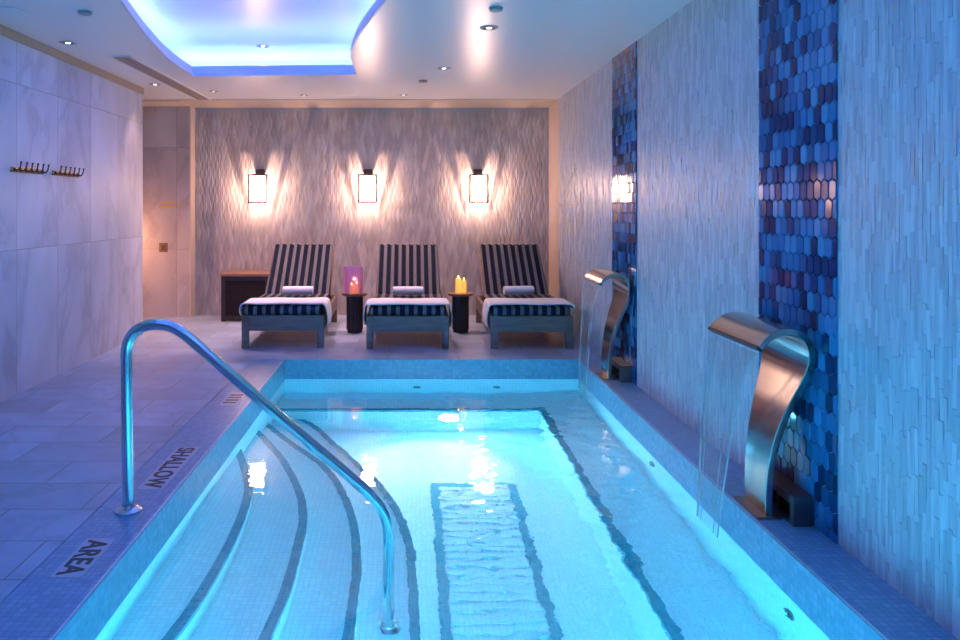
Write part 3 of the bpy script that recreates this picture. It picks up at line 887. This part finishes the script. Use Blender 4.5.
candle(.548, 7.78, tz, .026, .128, 'shorter lit yellow pillar candle on the right side table')
hg = thing('candle_holder', 'pink frosted glass candle holder on the left side table', 'candle holder', (-.60, 7.80, tz))
a = MB(); n = 40; vs = []; fs = []
def sq(t_, r_):
    c_, s_ = math.cos(t_), math.sin(t_); p_ = 6
    k = (abs(c_)**p_+abs(s_)**p_)**(-1/p_); return r_*k*c_, r_*k*s_
prof = [(.0005, .002), (.094, .002), (.098, .008), (.100, .275), (.096, .275), (.093, .010), (.0005, .010)]
for (r_, z) in prof:
    for k in range(n):
        x, y = sq(2*PI*k/n, r_); vs.append((x, y*.92, z))
for i in range(len(prof)-1):
    for k in range(n): fs.append((i*n+k, i*n+(k+1) % n, (i+1)*n+(k+1) % n, (i+1)*n+k))
a.add(vs, fs); a.build('glass_shell', M['pinkglass'], hg, True)
for (x, y, z, e) in ((-.586, 7.775, tz+.15, .5), (.52, 7.79, tz+.21, .8)):
    L = bpy.data.lights.new('candle_flames', 'POINT'); L.energy = e; L.color = (1, .42, .12); L.shadow_soft_size = .015
    lo = bpy.data.objects.new('candle_flames', L); lo.location = (x, y, z); COL.objects.link(lo)

ch = thing('storage_chest', 'dark brown storage chest with a wooden lid beside the left lounger', 'chest', (-1.88, 8.74, 0))
a = MB(); a.box(-.265, .265, -.235, .22, .03, .512); a.build('body', M['chest'], ch, bevel=.006)
a = MB(); a.box(-.275, .275, -.255, .23, .512, .545); a.build('lid', M['chesttop'], ch, bevel=.006)
for x in (-.25, .25):
    a = MB(); a.box(x-.022, x+.022, -.245, -.20, 0, .512); a.build('corner_post', M['espresso'], ch, bevel=.003)
for z in (.04, .485):
    a = MB(); a.box(-.23, .23, -.241, -.225, z-.02 if z > .1 else 0.012, z+.025); a.build('rail', M['espresso'], ch)
for x in (-.25, .25):
    a = MB(); a.box(x-.02, x+.02, .17, .215, 0, .05); a.build('foot', M['espresso'], ch)

# ------------------------------------------------------------------ handrail
hr = thing('pool_handrail', 'bent steel handrail rising from the coping and running down the pool steps', 'handrail', (-1.206, 3.2, 0))
def P2(px, py): return (px-411)*3.2/750 + 1.206, 0, 1.3-(py-207)*3.2/750
pts = [(0, 0, .0), (-.004, 0, .30), (-.008, 0, .58)]
for q in ((126.5, 350), (129, 340), (134.5, 332), (142, 327), (150, 324.8), (159, 324.3), (169, 326), (179, 330.5), (190, 338.5), (205, 351.5)): pts.append(P2(*q))
pts += [P2(250, 391), P2(310, 442.5), P2(362, 487), P2(374, 499), P2(383, 512), P2(387.5, 526), P2(388.5, 545)]
zb = WZ-.52-.16
pts += [(P2(389, 545)[0], 0, -.5), (P2(389, 545)[0], 0, zb)]
def sm(pts, k=6):
    out = []; P = [pts[0]]+pts+[pts[-1]]
    for i in range(1, len(P)-2):
        a, b_, c_, d = (Vector(P[j]) for j in (i-1, i, i+1, i+2))
        # centripetal-like damping for uneven spacing
        L = (c_-b_).length
        m1 = (c_-a)/max((c_-a).length, 1e-6)*L; m2 = (d-b_)/max((d-b_).length, 1e-6)*L
        for j in range(k):
            u = j/k; out.append((2*u**3-3*u*u+1)*b_ + (u**3-2*u*u+u)*m1 + (-2*u**3+3*u*u)*c_ + (u**3-u*u)*m2)
    out.append(Vector(pts[-1])); return out
a = MB(); a.tube(sm(pts), .0235, 20); a.build('rail_tube', M['chrome'], hr, 'all')
for (x, z) in ((0, 0), (P2(389, 545)[0], zb)):
    a = MB(); a.lathe([(.024, .001), (.056, .001), (.056, .010), (.046, .018), (.030, .022), (.026, .030), (.0245, .030)], x, 0, z, 28); a.build('flange', M['chrome'], hr, True)

# ------------------------------------------------------------------ waterfall spouts
def make_spout():
    o = thing('waterfall_spout', 'spout', 'waterfall spout', (0, 0, 0), 0, 'curved steel waterfall spouts on the right coping')
    # local: y=0 is the centre line, x is world x
    # inner (pool-side) and thickness profile of the blade
    C = [(1.484, .0, .100), (1.482, .10, .100), (1.490, .22, .106), (1.510, .35, .120), (1.540, .46, .140), (1.575, .56, .165), (1.600, .64, .190), (1.604, .70, .210),
         (1.592, .752, .222), (1.565, .789, .230), (1.527, .806, .236), (1.485, .806, .242), (1.448, .792, .244), (1.420, .771, .248), (1.402, .749, .250)]
    CC = sm([(x, w, z) for x, z, w in C], 4)
    th_ = []
    n = len(CC); vs = []; fs = []
    for i, q in enumerate(CC):
        u = i/(n-1)
        a_, b_ = CC[max(i-1, 0)], CC[min(i+1, n-1)]
        d = Vector((b_.x-a_.x, b_.z-a_.z)).normalized(); nn = Vector((d.y, -d.x))   # towards the wall / outside
        if u < 1e-6: nn = Vector((1, 0))
        t_ = .030 if u < .8 else .030-.008*(u-.8)/.2
        w = q.y
        for (s_, y) in ((0, -w), (0, w), (1, w), (1, -w)):
            vs.append((q.x+nn.x*t_*s_, y, q.z+nn.y*t_*s_))
    for i in range(n-1):
        for k in range(4): fs.append((4*i+k, 4*i+4+k, 4*i+4+(k+1) % 4, 4*i+(k+1) % 4))
    fs.append((0, 1, 2, 3)); fs.append((4*n-1, 4*n-2, 4*n-3, 4*n-4))
    a = MB(); a.add(vs, fs); bl_ = a.build('blade', M['steel'], o, True, bevel=.003)
    q = CC[-1]
    d = Vector((CC[-1].x-CC[-2].x, CC[-1].z-CC[-2].z)).normalized(); cx_, cz_ = q.x + d.y*.012 + d.x*.004, q.z - d.x*.012 + d.y*.004
    a = MB(); a.bar((cx_, -q.y+.004, cz_), (cx_, q.y-.004, cz_), .026, .014, (d.x, 0, d.y)); a.build('outlet_slot', M['black'], bl_)
    a = MB(); a.box(1.440, 1.545, -.118, .118, .0, .008); a.build('base_plate', M['dsteel'], o, bevel=.002)
    # pedestal box with an open arch towards the pool
    a = MB()
    a.box(1.553, 1.636, -.19, -.05, .001, .126); a.box(1.553, 1.636, .06, .15, .001, .126); a.box(1.553, 1.636, -.05, .06, .092, .126); a.box(1.61, 1.636, -.05, .06, .001, .092)
    pd = a.build('pedestal_box', M['dsteel'], o, bevel=.002)
    a = MB(); a.box(1.549, 1.5535, -.165, -.075, .018, .088); a.build('access_plate', M['steel'], pd)
    a = MB(); a.bar((1.512, .05, .05), (1.56, .05, .05), .05, .05); a.build('feed_pipe', M['dsteel'], o)
    return o
SP = make_spout(); SP.scale = (1, 1, .972); SP.location = (0, 3.235, 0.001); SP['label'] = 'nearest curved steel waterfall spout, pouring beside the near blue tile band'
dup(SP, (0, 5.745, .001), 0, 'far curved steel waterfall spout, near the right lounger')
def make_fall(yc, label):
    o = thing('falling_water', label, 'water', (0, yc, 0), 0, 'thin sheets of water falling from the spouts')
    def curve(u): # u 0..1 down
        x = 1.386 - .020*u - .010*u*u; z = .714 + (WZ+.003-.714)*(.12*u+.88*u*u)
        return x, z
    a = MB(); n, mm = 26, 18; vs = []; fs = []; rr = random.Random(int(yc*10))
    for layer in (0, 1):
        for i in range(n+1):
            u = i/n; x, z = curve(u); half = .235*(1-.50*u)
            for j in range(mm+1):
                y = -half+2*half*j/mm + .20*u
                vs.append((x + .004*math.sin(j*1.9+u*3) - (.003 if layer else 0), y, z))
    def I(l, i, j): return l*(n+1)*(mm+1)+i*(mm+1)+j
    for i in range(n):
        for j in range(mm):
            fs.append((I(0,i,j), I(0,i,j+1), I(0,i+1,j+1), I(0,i+1,j))); fs.append((I(1,i,j), I(1,i+1,j), I(1,i+1,j+1), I(1,i,j+1)))
    a.add(vs, fs); a.build('water_sheet', M['fall'], o, 'all')
    for (s_, r0) in ((-1, .004), (1, .0055), (-.55, .002), (.66, .002)):
        pts = []; rad = []
        for i in range(n+1):
            u = i/n; x, z = curve(u); half = .235*(1-.50*u)
            pts.append((x + .0015*math.sin(u*17+s_*5), half*s_+.20*u+.0015*math.sin(u*11+s_), z)); rad.append(r0*(.55+.45*abs(math.sin(u*9+s_*3))))
        a = MB(); a.tube(pts, rad, 8); a.build('water_thread', M['thread'], o, 'all')
make_fall(3.235, 'thin clear sheet of water falling from the nearest spout')
make_fall(5.745, 'thin clear sheet of water falling from the far spout')

# ------------------------------------------------------------------ hook racks
def make_rack():
    o = thing('hook_rack', 'rack', 'hook rack', (0, 0, 0), 0, 'bronze hook racks on the marble wall')
    a = MB(); a.box(0, .012, -.212, .212, -.012, .017); a.build('back_bar', M['brass'], o, bevel=.002)
    a = MB(); a.box(0, .016, -.222, .222, -.020, -.012); a.build('lower_rail', M['bronze'], o, bevel=.002)
    for i in range(6):
        y = -.195+i*.078
        a = MB(); a.box(.008, .028, y-.006, y+.006, -.012, .010)
        a.tube([(.026, y, -.008), (.045, y, -.006), (.058, y, .012), (.064, y, .045)], [.006, .006, .0055, .005], 8)
        a.lathe([(.0075, -.003), (.0085, .003), (.0005, .009)], .0645, y, .046, 10)
        a.build('hook', M['bronze'], o, True)
    return o
hk = make_rack(); hk.location = (XL, 5.325, 1.560); hk['label'] = 'bronze rack of six hooks on the marble wall, the nearer one'
dup(hk, (XL, 5.915, 1.562), 0, 'bronze rack of six hooks on the marble wall, the farther one')

# ------------------------------------------------------------------ alcove sign and switch
def P3(px, py, Y): return (px-411)*Y/750, 1.3-(py-207)*Y/750
x0, z0 = P3(170.5, 204.5, YA)
sg = thing('wall_sign', 'two short lines of gold lettering on the warm marble wall', 'sign', (x0, YA, z0))
rr = random.Random(2)
for (cx, w_, dz, n) in ((-.008, .145, .026, 5), (-.002, .235, -.026, 9)):
    a = MB(); cw = w_/n
    for i in range(n):
        x = cx-w_/2+i*cw; k = cw*.78
        a.box(x, x+k*.36, -.006, 0, dz-.014, dz+.014)
        if i % 3 != 1: a.box(x+k*.36, x+k, -.006, 0, dz+.009, dz+.014)
        if i % 2 == 0: a.box(x+k*.36, x+k, -.006, 0, dz-.0025, dz+.0025)
        if i % 3 != 2: a.box(x+k*.36, x+k, -.006, 0, dz-.014, dz-.009)
        if i % 3 == 1: a.box(x+k*.76, x+k, -.006, 0, dz-.009, dz+.014)
    a.build('lettering', M['gold'], sg)
x0, z0 = P3(163.5, 247.5, YA)
sw = thing('switch_plate', 'small square bronze switch plate on the warm marble wall', 'switch', (x0, YA, z0))
a = MB(); a.box(-.05, .05, -.008, 0, -.055, .055); a.build('plate', M['plate'], sw, bevel=.003)
a = MB(); a.box(-.022, .022, -.014, -.006, -.03, .03); a.build('rocker', M['bronze'], sw, bevel=.002)

# ------------------------------------------------------------------ depth plaques in the coping
def plaque(text, xc, yc, wx, ly, label, size, sx=1.0):
    o = thing('depth_plaque', label, 'sign', (xc, yc, 0), 0, 'pool-edge tiles with black lettering')
    a = MB(); a.box(-wx/2, wx/2, -ly/2, ly/2, -.004, .0015); a.build('tile', M['plaque'], o)
    if text:
        cu = bpy.data.curves.new('txt', 'FONT'); cu.body = text; cu.size = size; cu.extrude = .0008; cu.offset = .0022; cu.align_x = 'CENTER'; cu.align_y = 'CENTER'; cu.space_character = 1.06
        tmp = bpy.data.objects.new('txt', cu); COL.objects.link(tmp)
        dg = bpy.context.evaluated_depsgraph_get()
        me = bpy.data.meshes.new_from_object(tmp.evaluated_get(dg))
        bpy.data.objects.remove(tmp)
        # measure and scale to fill the tile
        xs = [v.co.x for v in me.vertices]; ys = [v.co.y for v in me.vertices]
        cx, cy = (min(xs)+max(xs))/2, (min(ys)+max(ys))/2
        kx, ky = (ly-.03)/(max(xs)-min(xs)), (wx-.03)/(max(ys)-min(ys))
        for v in me.vertices:
            x, y, z = (v.co.x-cx)*kx, (v.co.y-cy)*ky, v.co.z
            v.co = (y, -x, z+.0022)           # reads towards the near end, tops towards the pool
        me.materials.clear(); me.materials.append(M['ink'])
        l = bpy.data.objects.new('lettering', me); COL.objects.link(l); l.parent = o
    else:
        a = MB()
        for y in (-.10, -.035, .035, .10): a.box(-wx/2+.012, wx/2-.012, y-.016, y+.016, .0015, .003)
        a.build('lettering', M['ink'], o)
plaque('SHALLOW', -1.203, 3.755, .122, .60, 'pool-edge tile with black lettering SHALLOW beside the handrail', .1)
plaque('AREA', -1.212, 2.785, .115, .31, 'pool-edge tile with black lettering AREA, nearest of the three', .1)
plaque('', -1.203, 5.08, .115, .34, 'small pool-edge tile with dark bars of lettering beyond the handrail', .1)

# ------------------------------------------------------------------ passage lamp, and a spot added to whiten the pool floor
L = bpy.data.lights.new('pool_beam', 'SPOT'); L.energy = 85; L.color = (.86, .96, 1.0); L.spot_size = R(100); L.spot_blend = 1; L.shadow_soft_size = .05  # added beside the far pool lamp for the white glow on the floor
lo = bpy.data.objects.new('pool_beam', L); lo.location = (.30, BY-.06, WZ-.60)
lo.rotation_euler = (Vector((.08, 4.9, PF)) - Vector(lo.location)).to_track_quat('-Z', 'Y').to_euler(); COL.objects.link(lo)
L = bpy.data.lights.new('passage_lamp', 'AREA'); L.energy = 9; L.color = (1, .42, .24); L.size = .25
lo = bpy.data.objects.new('passage_lamp', L); lo.location = (-3.5, 8.25, .9); lo.rotation_euler = (R(80), 0, R(-50)); COL.objects.link(lo)

# ------------------------------------------------------------------ camera, world, view
cam = bpy.data.cameras.new('camera'); cam.sensor_width = 36; cam.lens = 750/960*36
cam.shift_x = (480-411)/960; cam.shift_y = -(320-207)/960; cam.clip_start = .05
co = bpy.data.objects.new('camera', cam); co.location = (0, 0, 1.3); co.rotation_euler = (R(90), 0, 0); COL.objects.link(co)
sc.camera = co
w = bpy.data.worlds.new('world'); sc.world = w; w.use_nodes = True
w.node_tree.nodes['Background'].inputs[0].default_value = (.02, .03, .05, 1); w.node_tree.nodes['Background'].inputs[1].default_value = .3
sc.view_settings.view_transform = 'Standard'; sc.view_settings.look = 'None'; sc.view_settings.gamma = 1; sc.view_settings.use_curve_mapping = False
sc.view_settings.exposure = .1
cy = sc.cycles
cy.use_denoising = True
try: cy.denoiser = 'OPENIMAGEDENOISE'
except Exception: pass
cy.max_bounces = 10; cy.diffuse_bounces = 5; cy.glossy_bounces = 5; cy.transmission_bounces = 8; cy.transparent_max_bounces = 12
cy.caustics_reflective = True; cy.caustics_refractive = True
cy.sample_clamp_indirect = 6; cy.blur_glossy = .5
